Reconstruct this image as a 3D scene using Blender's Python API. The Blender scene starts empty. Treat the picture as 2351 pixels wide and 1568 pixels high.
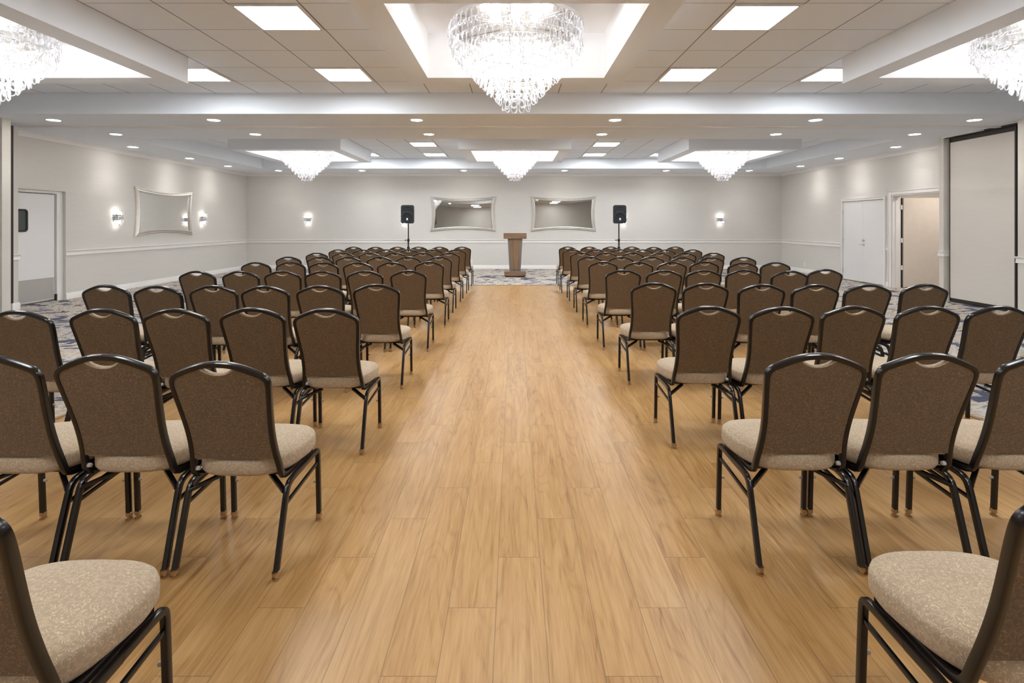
import bpy, bmesh, math, random
from mathutils import Vector, Matrix
random.seed(7)
S = bpy.context.scene
COL = S.collection
PI = math.pi

# ------------------------------------------------------------------ camera, world, exposure
F, VX, VY, HC = 1200.0, 1180.0, 514.0, 1.43          # focal length and vanishing point in photo pixels, eye height
cam_d = bpy.data.cameras.new('camera'); cam = bpy.data.objects.new('camera', cam_d); COL.objects.link(cam)
cam.location = (0, 0, HC); cam.rotation_euler = (PI/2, 0, 0)
cam_d.sensor_width = 36.0; cam_d.lens = 36.0*F/2351.0
cam_d.shift_x = (1175.5-VX)/2351.0; cam_d.shift_y = -(784.0-VY)/2351.0
cam_d.clip_start = 0.05; cam_d.clip_end = 100
S.camera = cam
w = bpy.data.worlds.new('world'); S.world = w; w.use_nodes = True
w.node_tree.nodes['Background'].inputs[0].default_value = (0.9, 0.95, 1, 1)
w.node_tree.nodes['Background'].inputs[1].default_value = 0.05
S.view_settings.view_transform = 'Standard'; S.view_settings.look = 'None'
S.view_settings.gamma = 1; S.view_settings.use_curve_mapping = False
S.view_settings.exposure = 0.52
E_TROFFER, E_BULB, W_DOWN, E_DOWN, E_SCONCE = 27.0, 130.0, 40.0, 30.0, 36.0

ZS, ZT, ZTRAY = 3.03, 3.33, 3.52        # soffit, tiled ceiling, inside of the trays
XW, YB, YF = 8.49, 16.6, -3.0           # side walls, back wall, wall behind the camera

# ------------------------------------------------------------------ helpers
def tag(o, label=None, cat=None, group=None, kind=None):
    if label: o['label'] = label
    if cat: o['category'] = cat
    if group: o['group'] = group
    if kind: o['kind'] = kind
    return o

class MB:
    def __init__(s): s.v = []; s.f = []; s.m = []
    def quad(s, a, b, c, d, m=0):
        n = len(s.v); s.v += [a, b, c, d]; s.f.append((n, n+1, n+2, n+3)); s.m.append(m)
    def box(s, x0, x1, y0, y1, z0, z1, m=0):
        x0, x1 = min(x0, x1), max(x0, x1); y0, y1 = min(y0, y1), max(y0, y1)
        n = len(s.v)
        s.v += [(x0,y0,z0),(x1,y0,z0),(x1,y1,z0),(x0,y1,z0),(x0,y0,z1),(x1,y0,z1),(x1,y1,z1),(x0,y1,z1)]
        for f in ((3,2,1,0),(4,5,6,7),(0,1,5,4),(1,2,6,5),(2,3,7,6),(3,0,4,7)):
            s.f.append(tuple(n+i for i in f)); s.m.append(m)
        return s
    def rings(s, rings, close=True, cap0=True, cap1=True, m=0):
        n0 = len(s.v); k = len(rings[0])
        for r in rings: s.v += [tuple(p) for p in r]
        for i in range(len(rings)-1):
            for j in range(k if close else k-1):
                a = n0+i*k+j; b = n0+i*k+(j+1) % k
                s.f.append((a, b, b+k, a+k)); s.m.append(m)
        if cap0: s.f.append(tuple(n0+j for j in reversed(range(k)))); s.m.append(m)
        if cap1: s.f.append(tuple(n0+(len(rings)-1)*k+j for j in range(k))); s.m.append(m)
        return s
    def tube(s, pts, ra, rb=None, n=8, nrm=(1, 0, 0), closed=False, sq=0.0, m=0):
        # sweep a round or rounded-square section along pts; ra is the half size along nrm
        rb = rb or ra; pts = [Vector(p) for p in pts]; N_ = Vector(nrm).normalized(); rings = []
        L = len(pts)
        for i, p in enumerate(pts):
            if closed: t = pts[(i+1) % L]-pts[i-1]
            else: t = pts[min(i+1, L-1)]-pts[max(i-1, 0)]
            t.normalize(); a = N_-t*N_.dot(t)
            if a.length < 1e-5: a = t.orthogonal()
            a.normalize(); N_ = a; b = t.cross(a); ring = []
            for k in range(n):
                th = 2*PI*(k+0.5)/n; c, s_ = math.cos(th), math.sin(th)
                if sq: q = (abs(c)**(2/sq)) if 0 else 1; e = 0.34; c = math.copysign(abs(c)**e, c); s_ = math.copysign(abs(s_)**e, s_)
                ring.append(p+a*ra*c+b*rb*s_)
            rings.append(ring)
        if closed: rings.append(rings[0]); s.rings(rings, True, False, False, m)
        else: s.rings(rings, True, True, True, m)
        return s
    def lathe(s, prof, c=(0, 0, 0), n=24, axis='z', m=0, a0=0, a1=2*PI):
        rings = []
        full = abs(a1-a0-2*PI) < 1e-6
        for r, h in prof:
            ring = []
            for k in range(n if full else n+1):
                th = a0+(a1-a0)*k/n; x, y = r*math.cos(th), r*math.sin(th)
                p = {'z': (x, y, h), 'y': (x, h, -y), 'x': (h, x, y)}[axis]
                ring.append((c[0]+p[0], c[1]+p[1], c[2]+p[2]))
            rings.append(ring)
        s.rings(rings, full, full and prof[0][0] > 1e-6, full and prof[-1][0] > 1e-6, m); return s
    def mesh(s, name, mats, smooth=True, angle=35):
        me = bpy.data.meshes.new(name); me.from_pydata([tuple(v) for v in s.v], [], s.f)
        if not isinstance(mats, (list, tuple)): mats = [mats]
        for mt in mats: me.materials.append(mt)
        if len(mats) > 1: me.polygons.foreach_set('material_index', s.m)
        bm = bmesh.new(); bm.from_mesh(me); bmesh.ops.remove_doubles(bm, verts=bm.verts, dist=1e-6)
        bmesh.ops.recalc_face_normals(bm, faces=bm.faces); bm.to_mesh(me); bm.free()
        if smooth:
            me.shade_smooth(); me.set_sharp_from_angle(angle=math.radians(angle))
        return me
    def obj(s, name, mats, parent=None, smooth=True, angle=35):
        return link(name, s.mesh(name, mats, smooth, angle), parent)

def link(name, me, parent=None, loc=None, rot=None):
    o = bpy.data.objects.new(name, me); COL.objects.link(o)
    if parent: o.parent = parent
    if loc: o.location = loc
    if rot: o.rotation_euler = rot
    return o
def empty(name, loc=(0, 0, 0), rz=0, label=None, cat=None, group=None):
    o = bpy.data.objects.new(name, None); COL.objects.link(o); o.location = loc; o.rotation_euler = (0, 0, rz)
    o.empty_display_size = 0.1
    return tag(o, label, cat, group)
def copy_tree(o, parent=None, top=True):
    c = o.copy(); COL.objects.link(c)
    if not top: c.parent = parent
    for ch in o.children: copy_tree(ch, c, False)
    return c
def bevel(o, wd=0.004, seg=2):
    md = o.modifiers.new('bevel', 'BEVEL'); md.width = wd; md.segments = seg; md.limit_method = 'ANGLE'; md.angle_limit = math.radians(40)
    return o

# ------------------------------------------------------------------ materials
class NT:
    def __init__(s, name):
        s.mat = bpy.data.materials.new(name); s.mat.use_nodes = True; s.t = s.mat.node_tree
        s.b = s.t.nodes['Principled BSDF']; s.out = s.t.nodes['Material Output']
    def n(s, typ, **kw):
        nd = s.t.nodes.new(typ)
        for k, v in kw.items(): setattr(nd, k, v)
        return nd
    def put(s, v, sock):
        if hasattr(v, 'is_output') or isinstance(v, bpy.types.NodeSocket): s.t.links.new(v, sock)
        else: sock.default_value = v
    def m(s, op, a, b=None, c=None, clamp=False):
        nd = s.n('ShaderNodeMath', operation=op); nd.use_clamp = clamp
        s.put(a, nd.inputs[0])
        if b is not None: s.put(b, nd.inputs[1])
        if c is not None: s.put(c, nd.inputs[2])
        return nd.outputs[0]
    def pos(s):
        g = s.n('ShaderNodeNewGeometry'); sp = s.n('ShaderNodeSeparateXYZ'); s.t.links.new(g.outputs['Position'], sp.inputs[0]); return sp.outputs
    def objc(s):
        g = s.n('ShaderNodeTexCoord'); return g.outputs['Object']
    def vec(s, x, y, z):
        nd = s.n('ShaderNodeCombineXYZ')
        for v, i in ((x, 0), (y, 1), (z, 2)): s.put(v, nd.inputs[i])
        return nd.outputs[0]
    def noise(s, vec, scale=1, detail=3, rough=0.5, dist=0, out=0):
        nd = s.n('ShaderNodeTexNoise'); s.put(vec, nd.inputs['Vector'])
        nd.inputs['Scale'].default_value = scale; nd.inputs['Detail'].default_value = detail
        nd.inputs['Roughness'].default_value = rough; nd.inputs['Distortion'].default_value = dist
        return nd.outputs[out]
    def ramp(s, fac, stops, interp='LINEAR'):
        nd = s.n('ShaderNodeValToRGB'); s.put(fac, nd.inputs[0]); cr = nd.color_ramp; cr.interpolation = interp
        while len(cr.elements) < len(stops): cr.elements.new(0.5)
        for e, (p, c) in zip(cr.elements, stops): e.position = p; e.color = (*c, 1)
        return nd.outputs[0]
    def mix(s, fac, a, b, blend='MIX'):
        nd = s.n('ShaderNodeMix', data_type='RGBA', blend_type=blend)
        s.put(fac, nd.inputs[0])
        for v, i in ((a, 6), (b, 7)): s.put((*v, 1) if isinstance(v, tuple) and len(v) == 3 else v, nd.inputs[i])
        return nd.outputs[2]
    def setp(s, color=None, rough=None, metal=None, spec=None, **kw):
        b = s.b
        if color is not None: s.put((*color, 1) if isinstance(color, tuple) and len(color) == 3 else color, b.inputs['Base Color'])
        if rough is not None: s.put(rough, b.inputs['Roughness'])
        if metal is not None: s.put(metal, b.inputs['Metallic'])
        if spec is not None: s.put(spec, b.inputs['Specular IOR Level'])
        for k, v in kw.items(): s.put(v, b.inputs[k])
        return s
    def bump(s, h, strength=0.2, dist=0.001):
        nd = s.n('ShaderNodeBump'); nd.inputs['Strength'].default_value = strength; nd.inputs['Distance'].default_value = dist
        s.put(h, nd.inputs['Height']); s.t.links.new(nd.outputs[0], s.b.inputs['Normal']); return s

def simple(name, col, rough=0.5, metal=0.0, spec=0.5, var=0.06, scale=8):
    t = NT(name); c = t.noise(t.objc(), scale, 3)
    f = t.m('MULTIPLY_ADD', c, 2*var, 1-var)
    hs = t.n('ShaderNodeHueSaturation'); t.put(f, hs.inputs['Value']); hs.inputs['Color'].default_value = (*col, 1)
    t.setp(hs.outputs[0], rough, metal, spec); return t.mat
def emit(name, col, strength):
    t = NT(name); t.setp((0.8, 0.8, 0.8), 0.5)
    t.b.inputs['Emission Color'].default_value = (*col, 1); t.b.inputs['Emission Strength'].default_value = strength
    return t.mat

def fabric(name, dark, light, amount):
    t = NT(name); oc = t.objc()
    warp = t.noise(oc, 60, 1, 0.5, 0, 1)
    va = t.n('ShaderNodeVectorMath', operation='MULTIPLY_ADD'); t.put(warp, va.inputs[0]); va.inputs[1].default_value = (0.016, 0.016, 0.016); t.put(oc, va.inputs[2])
    vo = t.n('ShaderNodeTexVoronoi'); t.put(va.outputs[0], vo.inputs['Vector']); vo.inputs['Scale'].default_value = 48
    band = t.m('FRACT', t.m('ADD', t.m('MULTIPLY', vo.outputs['Distance'], 5.2), t.m('MULTIPLY', t.noise(oc, 40, 0, 0.5), 2.0)))
    d = t.m('ABSOLUTE', t.m('SUBTRACT', band, 0.5))
    line = t.m('SUBTRACT', 1.0, t.m('MULTIPLY', t.m('SUBTRACT', d, 0.09), 7.0, clamp=True), clamp=True)
    brk = t.m('MULTIPLY', t.m('SUBTRACT', t.noise(oc, 120, 0, 0.5), 0.40), 8.0, clamp=True)
    fac = t.m('MULTIPLY', t.m('MULTIPLY', line, brk), amount)
    weave = t.noise(oc, 900, 1, 0.5)
    basec = t.mix(t.m('MULTIPLY', weave, 0.45), dark, tuple(c*0.62 for c in dark))
    col = t.mix(fac, basec, light)
    t.setp(col, 0.88, 0, 0.2); t.b.inputs['Sheen Weight'].default_value = 0.15
    t.bump(weave, 0.25, 0.0006); return t.mat

M = {}
M['seat_fabric'] = fabric('seat_fabric', (0.42, 0.33, 0.235), (0.62, 0.50, 0.355), 0.85)
M['back_fabric'] = fabric('back_fabric', (0.143, 0.095, 0.056), (0.275, 0.180, 0.100), 0.8)
M['frame'] = simple('dark_frame_metal', (0.013, 0.011, 0.011), 0.23, 0.3, 0.6)
M['chrome'] = simple('chrome', (0.75, 0.74, 0.72), 0.18, 1.0, 0.5, 0.03)
M['brass'] = simple('brass_glide', (0.55, 0.40, 0.24), 0.28, 1.0, 0.5, 0.05)
M['clip'] = simple('clip_plastic', (0.50, 0.50, 0.50), 0.35)
M['bumper'] = simple('grey_plastic', (0.45, 0.44, 0.42), 0.4)
M['paint'] = simple('ceiling_paint', (0.80, 0.84, 0.90), 0.9, 0, 0.2, 0.015, 2)
M['tray_paint'] = simple('tray_paint', (0.89, 0.90, 0.92), 0.85, 0, 0.2, 0.02, 2)
M['trim'] = simple('trim_paint', (0.78, 0.765, 0.75), 0.45, 0, 0.4, 0.015, 3)
M['door'] = simple('door_paint', (0.74, 0.73, 0.73), 0.4, 0, 0.4, 0.015, 3)
M['steel'] = simple('kick_plate_steel', (0.50, 0.48, 0.47), 0.42, 0.6, 0.5, 0.03)
M['black'] = simple('black_seal', (0.018, 0.014, 0.012), 0.6)
M['speaker'] = simple('speaker_plastic', (0.018, 0.021, 0.028), 0.42, 0, 0.5, 0.1, 30)
M['grille'] = simple('speaker_grille', (0.014, 0.016, 0.020), 0.65, 0.2, 0.4, 0.3, 300)
M['hole'] = simple('port_black', (0.004, 0.005, 0.008), 0.6)
M['white'] = simple('white_plastic', (0.82, 0.82, 0.80), 0.4)
M['silver'] = simple('silver_leaf_frame', (0.62, 0.59, 0.55), 0.36, 0.75, 0.5, 0.10, 14)
M['lectern_grey'] = simple('lectern_grey', (0.20, 0.185, 0.175), 0.45)
t = NT('mirror_glass'); t.setp((0.80, 0.80, 0.785), 0.015, 1.0); M['mirror'] = t.mat
t = NT('door_glass'); t.setp((0.05, 0.065, 0.06), t.m('MULTIPLY_ADD', t.noise(t.objc(), 60, 2), 0.3, 0.05), 0, 0.6); M['dglass'] = t.mat

def glassy(name, tr=0.45):
    t = NT(name)
    lw = t.n('ShaderNodeLayerWeight'); lw.inputs[0].default_value = 0.35
    tb = t.n('ShaderNodeBsdfTransparent'); tb.inputs[0].default_value = (0.97, 0.98, 1, 1)
    tl = t.n('ShaderNodeBsdfTranslucent'); tl.inputs[0].default_value = (0.52, 0.52, 0.54, 1)
    gl = t.n('ShaderNodeBsdfGlossy'); gl.inputs[0].default_value = (1, 1, 1, 1); gl.inputs['Roughness'].default_value = 0.08
    df = t.n('ShaderNodeBsdfDiffuse'); df.inputs[0].default_value = (0.52, 0.52, 0.54, 1)
    m0 = t.n('ShaderNodeMixShader'); m0.inputs[0].default_value = 0.5; t.t.links.new(tl.outputs[0], m0.inputs[1]); t.t.links.new(df.outputs[0], m0.inputs[2])
    m1 = t.n('ShaderNodeMixShader'); t.put(t.m('MULTIPLY_ADD', lw.outputs['Facing'], -0.35, tr+0.15), m1.inputs[0])
    t.t.links.new(m0.outputs[0], m1.inputs[1]); t.t.links.new(tb.outputs[0], m1.inputs[2])
    m2 = t.n('ShaderNodeMixShader'); t.put(t.m('MULTIPLY_ADD', lw.outputs['Fresnel'], 0.6, 0.06), m2.inputs[0])
    t.t.links.new(m1.outputs[0], m2.inputs[1]); t.t.links.new(gl.outputs[0], m2.inputs[2])
    t.t.links.new(m2.outputs[0], t.out.inputs[0]); return t.mat
M['glass'] = glassy('chandelier_glass', 0.62)
M['bulb'] = emit('lamp_bulb', (1, 0.975, 0.95), E_BULB)
M['sbulb'] = emit('sconce_bulb', (1, 0.95, 0.88), E_SCONCE)
M['down'] = emit('downlight_lens', (1, 0.96, 0.90), E_DOWN)

# fluorescent lens: prismatic cells between thin ribs, three by three cells
t = NT('troffer_lens'); oc = t.objc(); sp = t.n('ShaderNodeSeparateXYZ'); t.put(oc, sp.inputs[0])
def cell(v): return t.m('ABSOLUTE', t.m('SUBTRACT', t.m('FRACT', t.m('ADD', t.m('DIVIDE', v, 0.187), 0.5)), 0.5))
rib = t.m('MAXIMUM', t.m('GREATER_THAN', cell(sp.outputs[0]), 0.488), t.m('GREATER_THAN', cell(sp.outputs[1]), 0.488))
t.setp((0.85, 0.87, 0.88), 0.4); t.b.inputs['Emission Color'].default_value = (0.94, 0.98, 1, 1)
t.put(t.m('MULTIPLY_ADD', rib, -0.97*E_TROFFER, E_TROFFER), t.b.inputs['Emission Strength']); M['lens'] = t.mat

# acoustic tiles in a thin grid
def tilemat(name, x0, dx, y0, dy):
    t = NT(name); X, Y, Z = t.pos()
    def edge(v, o, d): return t.m('MULTIPLY', t.m('ABSOLUTE', t.m('SUBTRACT', t.m('FRACT', t.m('ADD', t.m('DIVIDE', t.m('SUBTRACT', v, o), d), 0.5)), 0.5)), d)
    e1, e2 = edge(X, x0, dx), edge(Y, y0, dy)
    line = t.m('MAXIMUM', t.m('LESS_THAN', e1, 0.006), t.m('MULTIPLY', t.m('LESS_THAN', e2, 0.005), 0.7))
    g = t.vec(t.m('FLOOR', t.m('DIVIDE', t.m('SUBTRACT', X, x0), dx)), t.m('FLOOR', t.m('DIVIDE', t.m('SUBTRACT', Y, y0), dy)), 0.0)
    wn = t.n('ShaderNodeTexWhiteNoise', noise_dimensions='3D'); t.put(g, wn.inputs[0])
    base = t.mix(wn.outputs[0], (0.80, 0.84, 0.905), (0.83, 0.87, 0.935))
    sp = t.noise(t.vec(X, Y, Z), 160, 2)
    t.setp(t.mix(line, base, (0.27, 0.25, 0.24)), 0.95, 0, 0.1); t.bump(sp, 0.25, 0.001); return t.mat
M['tiles_near'] = tilemat('ceiling_tiles_near', 0.02, 0.622, 7.57, 0.614)
M['tiles_far'] = tilemat('ceiling_tiles_far', 0.02, 0.622, 12.15, 0.614)

# grass-cloth wallpaper
def paper(name, a, b):
    t = NT(name); X, Y, Z = t.pos()
    n1 = t.noise(t.vec(t.m('MULTIPLY', X, 3.0), t.m('MULTIPLY', Y, 3.0), t.m('MULTIPLY', Z, 140.0)), 1.0, 4, 0.6)
    n2 = t.noise(t.vec(X, Y, Z), 0.8, 2)
    f = t.m('ADD', t.m('MULTIPLY', t.m('SUBTRACT', n1, 0.5), 1.4), 0.5, clamp=True)
    t.setp(t.mix(f, a, b), 0.8, 0, 0.2); t.bump(n1, 0.2, 0.001); return t.mat
M['paper'] = paper('grasscloth_wallpaper', (0.60, 0.577, 0.545), (0.67, 0.652, 0.622))
M['paper_warm'] = paper('partition_fabric', (0.60, 0.565, 0.52), (0.67, 0.64, 0.60))

# vinyl planks
def woodmat():
    t = NT('vinyl_plank_floor'); X, Y, Z = t.pos()
    cx = t.m('DIVIDE', t.m('ADD', X, 0.0666), 0.1778); col = t.m('FLOOR', cx); fx = t.m('FRACT', cx)
    cy = t.m('DIVIDE', t.m('SUBTRACT', t.m('SUBTRACT', Y, 2.242), t.m('MULTIPLY', col, 0.295)), 1.18); row = t.m('FLOOR', cy); fy = t.m('FRACT', cy)
    wn = t.n('ShaderNodeTexWhiteNoise', noise_dimensions='3D'); t.put(t.vec(col, row, 3.0), wn.inputs[0]); r = wn.outputs[0]
    ex = t.m('MULTIPLY', t.m('MINIMUM', fx, t.m('SUBTRACT', 1.0, fx)), 0.1778)
    ey = t.m('MULTIPLY', t.m('MINIMUM', fy, t.m('SUBTRACT', 1.0, fy)), 1.18)
    seam = t.m('SUBTRACT', 1.0, t.m('DIVIDE', t.m('MINIMUM', ex, ey), 0.0022), clamp=True)
    v = t.vec(t.m('MULTIPLY_ADD', X, 9.0, t.m('MULTIPLY', r, 37.0)), t.m('MULTIPLY_ADD', Y, 0.9, t.m('MULTIPLY', r, 61.0)), t.m('MULTIPLY', r, 9.0))
    n1 = t.noise(v, 1.0, 3, 0.55, 1.2)
    v2 = t.vec(t.m('MULTIPLY_ADD', X, 75.0, t.m('MULTIPLY', r, 37.0)), t.m('MULTIPLY_ADD', Y, 2.6, t.m('MULTIPLY', r, 11.0)), r)
    n2 = t.noise(v2, 1.0, 5, 0.65, 0.6)
    v3 = t.vec(t.m('MULTIPLY_ADD', X, 5.5, t.m('MULTIPLY', r, 83.0)), t.m('MULTIPLY_ADD', Y, 0.8, t.m('MULTIPLY', r, 29.0)), t.m('MULTIPLY', r, 5.0))
    n3 = t.noise(v3, 1.0, 2, 0.45, 0.5)
    rings = t.m('ABSOLUTE', t.m('SUBTRACT', t.m('FRACT', t.m('MULTIPLY', n3, 13.0)), 0.5))
    rl = t.m('SUBTRACT', 1.0, t.m('MULTIPLY', rings, 5.0), clamp=True)                       # thin cathedral lines
    n4 = t.noise(t.vec(t.m('MULTIPLY_ADD', X, 330.0, t.m('MULTIPLY', r, 50.0)), t.m('MULTIPLY', Y, 9.0), r), 1.0, 3, 0.6)
    f = t.m('ADD', t.m('MULTIPLY', n2, 0.55), t.m('MULTIPLY', n1, 0.50)); f = t.m('ADD', f, t.m('MULTIPLY', t.m('SUBTRACT', n4, 0.5), 0.30))
    f = t.m('ADD', f, t.m('MULTIPLY', t.m('SUBTRACT', r, 0.5), 0.08)); f = t.m('SUBTRACT', f, t.m('MULTIPLY', t.m('MULTIPLY', rl, t.noise(v2, 0.5, 2)), 0.16))
    c = t.ramp(f, [(0.27, (0.240, 0.112, 0.033)), (0.42, (0.375, 0.205, 0.073)), (0.56, (0.455, 0.268, 0.108)), (0.75, (0.535, 0.335, 0.152))])
    c = t.mix(t.m('MULTIPLY', seam, 0.8), c, (0.13, 0.075, 0.035))
    t.setp(c, t.m('MULTIPLY_ADD', n2, 0.12, 0.30), 0, 0.32); t.bump(t.m('SUBTRACT', t.m('MULTIPLY', n2, 0.15), seam), 0.15, 0.0006); return t.mat
M['wood'] = woodmat()

def carpetmat():
    t = NT('patterned_carpet'); X, Y, Z = t.pos()
    wv = t.noise(t.vec(X, Y, 0.0), 1.6, 2, 0.5, 0, 1)
    va = t.n('ShaderNodeVectorMath', operation='MULTIPLY_ADD'); t.put(wv, va.inputs[0]); va.inputs[1].default_value = (0.5, 0.35, 0); t.put(t.vec(X, t.m('MULTIPLY', Y, 1.25), 0.0), va.inputs[2])
    n1 = t.noise(va.outputs[0], 2.5, 5, 0.64, 0.6)
    n2 = t.noise(va.outputs[0], 4.6, 4, 0.6, 1.0)
    cr, ta, na, sl, ma, wh = (0.52, 0.48, 0.43), (0.40, 0.30, 0.20), (0.035, 0.042, 0.085), (0.16, 0.17, 0.21), (0.17, 0.125, 0.12), (0.58, 0.55, 0.51)
    a = t.ramp(n1, [(0.0, na), (0.40, na), (0.445, sl), (0.475, cr), (0.53, ta), (0.565, wh), (0.60, ma), (0.64, na), (0.70, cr)], 'CONSTANT')
    b = t.ramp(n2, [(0.0, na), (0.33, sl), (0.42, cr), (0.51, ta), (0.56, wh), (0.60, ta), (0.66, ma)], 'CONSTANT')
    c = t.mix(t.m('GREATER_THAN', t.noise(va.outputs[0], 1.1, 3, 0.6), 0.52), a, b)
    st = t.noise(t.vec(t.m('MULTIPLY', X, 4.0), t.m('MULTIPLY', Y, 120.0), 0.0), 1.0, 2)
    c = t.mix(t.m('MULTIPLY', st, 0.35), c, (0.30, 0.29, 0.29))
    t.setp(c, 0.97, 0, 0.1); t.bump(t.noise(t.vec(X, Y, Z), 350, 2), 0.5, 0.003); return t.mat
M['carpet'] = carpetmat()

def lectwood(nm, a, b):
    t = NT(nm); oc = t.objc(); sp = t.n('ShaderNodeSeparateXYZ'); t.put(oc, sp.inputs[0])
    n = t.noise(t.vec(t.m('MULTIPLY', sp.outputs[0], a), t.m('MULTIPLY', sp.outputs[1], 8.0), t.m('MULTIPLY', sp.outputs[2], b)), 1.0, 4, 0.6, 0.4)
    t.setp(t.ramp(n, [(0.3, (0.145, 0.085, 0.050)), (0.52, (0.235, 0.145, 0.088)), (0.72, (0.31, 0.205, 0.13))]), 0.42, 0, 0.4); return t.mat
M['lwood'] = lectwood('lectern_laminate', 55.0, 1.2); M['lwood_h'] = lectwood('lectern_laminate_cross', 2.0, 70.0)

# ------------------------------------------------------------------ room shell
def struct(o): o['kind'] = 'structure'; return o
def cells(mb, xs, ys, z, holes, m=0):
    for i in range(len(xs)-1):
        for j in range(len(ys)-1):
            cx, cy = (xs[i]+xs[i+1])/2, (ys[j]+ys[j+1])/2
            if any(h[0] < cx < h[1] and h[2] < cy < h[3] for h in holes): continue
            mb.quad((xs[i], ys[j], z), (xs[i+1], ys[j], z), (xs[i+1], ys[j+1], z), (xs[i], ys[j+1], z), m)

WX0, WX1, WY1 = -3.36, 3.40, 12.17
mb = MB()
mb.box(-XW-.3, WX0, YF-.3, YB+.3, -.1, 0); mb.box(WX1, XW+2.6, YF-.3, YB+.3, -.1, 0); mb.box(WX0, WX1, WY1, YB+.3, -.1, 0)
struct(mb.obj('floor', M['carpet'], smooth=False))
struct(MB().box(WX0, WX1, YF-.3, WY1, -.1, 0.0).obj('floor_wood', M['wood'], smooth=False))
mb = MB(); mb.box(WX0-.02, WX1+.02, WY1-.012, WY1+.02, 0, .006); mb.box(WX0-.02, WX0+.012, YF, WY1, 0, .006); mb.box(WX1-.012, WX1+.02, YF, WY1, 0, .006)
struct(mb.obj('trim_1', simple('transition_strip', (0.30, 0.17, 0.08), 0.4), smooth=False))

TRAYS = [(cx, cy) for cy in (4.76, 12.42) for cx in (-4.93, 0.02, 4.96)]
OH, IH = 1.21, 0.965
RN = (-7.62, 7.62, 1.90, 7.60)      # near recess
RF = (-7.27, 7.29, 9.85, 15.10)     # far recess
mb = MB()
for R, m in ((RN, 1), (RF, 2)):
    hs = [(cx-IH, cx+IH, cy-IH, cy+IH) for cx, cy in TRAYS if R[2] < cy < R[3]]
    xs = sorted({R[0], R[1], *[h[0] for h in hs], *[h[1] for h in hs]}); ys = sorted({R[2], R[3], *[h[2] for h in hs], *[h[3] for h in hs]})
    cells(mb, xs, ys, ZT, hs, m)
    x0, x1, y0, y1 = R
    for a, b in (((x0, y0), (x1, y0)), ((x1, y0), (x1, y1)), ((x1, y1), (x0, y1)), ((x0, y1), (x0, y0))):
        mb.quad((*a, ZS), (*b, ZS), (*b, ZT), (*a, ZT), 0)
cells(mb, sorted([-XW-.2, RN[0], RF[0], RF[1], RN[1], XW+.2]), sorted([YF-.2, RN[2], RN[3], RF[2], RF[3], YB+.2]), ZS, [RN, RF], 0)
ceil = struct(mb.obj('ceiling', [M['paint'], M['tiles_near'], M['tiles_far']], smooth=False))
struct(MB().box(-XW-.3, XW+2.6, YF-.3, YB+.3, 3.62, 3.7).obj('ceiling', M['paint'], smooth=False))
k = 2
for cx, cy in TRAYS:
    mb = MB()
    o = [(cx-OH, cy-OH), (cx+OH, cy-OH), (cx+OH, cy+OH), (cx-OH, cy+OH)]
    i_ = [(cx-IH, cy-IH), (cx+IH, cy-IH), (cx+IH, cy+IH), (cx-IH, cy+IH)]
    for a in range(4):
        b = (a+1) % 4
        mb.quad((*o[a], ZS), (*o[b], ZS), (*o[b], ZT), (*o[a], ZT), 0)
        mb.quad((*o[a], ZS), (*o[b], ZS), (*i_[b], ZS), (*i_[a], ZS), 0)
        mb.quad((*i_[a], ZS), (*i_[b], ZS), (*i_[b], ZTRAY), (*i_[a], ZTRAY), 1)
    mb.quad(*[(*p, ZTRAY) for p in i_], 1)
    struct(mb.obj('trim_%d' % k, [M['paint'], M['tray_paint']], smooth=False)); k += 1

# walls
LD = (8.42, 9.90, 2.04)             # left service door opening: y0, y1, top
mb = MB(); T = .3
mb.box(-XW-T, -XW, YF, LD[0], 0, ZS+.05); mb.box(-XW-T, -XW, LD[1], YB, 0, ZS+.05); mb.box(-XW-T, -XW, LD[0], LD[1], LD[2], ZS+.05)
mb.box(-XW-T, -XW-.14, LD[0], LD[1], 0, LD[2])
struct(mb.obj('wall_left', M['paper'], smooth=False))
DD = (11.99, 13.49, 2.0); OD = (9.80, 11.74, 2.08)
mb = MB(); T = .18
mb.box(XW, XW+T, YF, OD[0], 0, ZS+.05); mb.box(XW, XW+T, OD[0], OD[1], OD[2], ZS+.05); mb.box(XW, XW+T, OD[1], DD[0], 0, ZS+.05)
mb.box(XW, XW+T, DD[0], DD[1], DD[2], ZS+.05); mb.box(XW+.06, XW+T, DD[0], DD[1], 0, DD[2]); mb.box(XW, XW+T, DD[1], YB, 0, ZS+.05)
struct(mb.obj('wall_right', M['paper'], smooth=False))
struct(MB().box(-XW-.3, XW+.3, YB, YB+.2, 0, ZS+.05).obj('wall_back', M['paper'], smooth=False))
struct(MB().box(-XW-.3, XW+.3, YF-.2, YF, 0, ZS+.05).obj('wall_front', M['paper'], smooth=False))
mb = MB(); mb.box(XW+.18, XW+2.3, 12.2, 12.35, 0, 2.7); mb.box(XW+2.2, XW+2.35, 8.6, 12.3, 0, 2.7); mb.box(XW+.18, XW+2.3, 8.5, 8.62, 0, 2.7)
struct(mb.obj('wall_corridor', M['paper_warm'], smooth=False))
struct(MB().box(XW+.18, XW+2.35, 8.5, 12.35, 2.7, 2.8).obj('ceiling_corridor', M['paint'], smooth=False))

# jambs of the folding partition
def pier(name, x0, x1, y0, y1): return struct(MB().box(x0, x1, y0, y1, 0, ZS).obj(name, M['paper_warm'], smooth=False))
pier('wall_pier_left', -XW, -7.72, 7.88, 8.02); pier('wall_pier_left', -XW, -8.27, 8.62, 8.72)
pier('wall_pier_right', 7.73, XW, 7.90, 8.02); pier('wall_pier_right', 7.94, XW, 9.66, 9.76)

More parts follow.
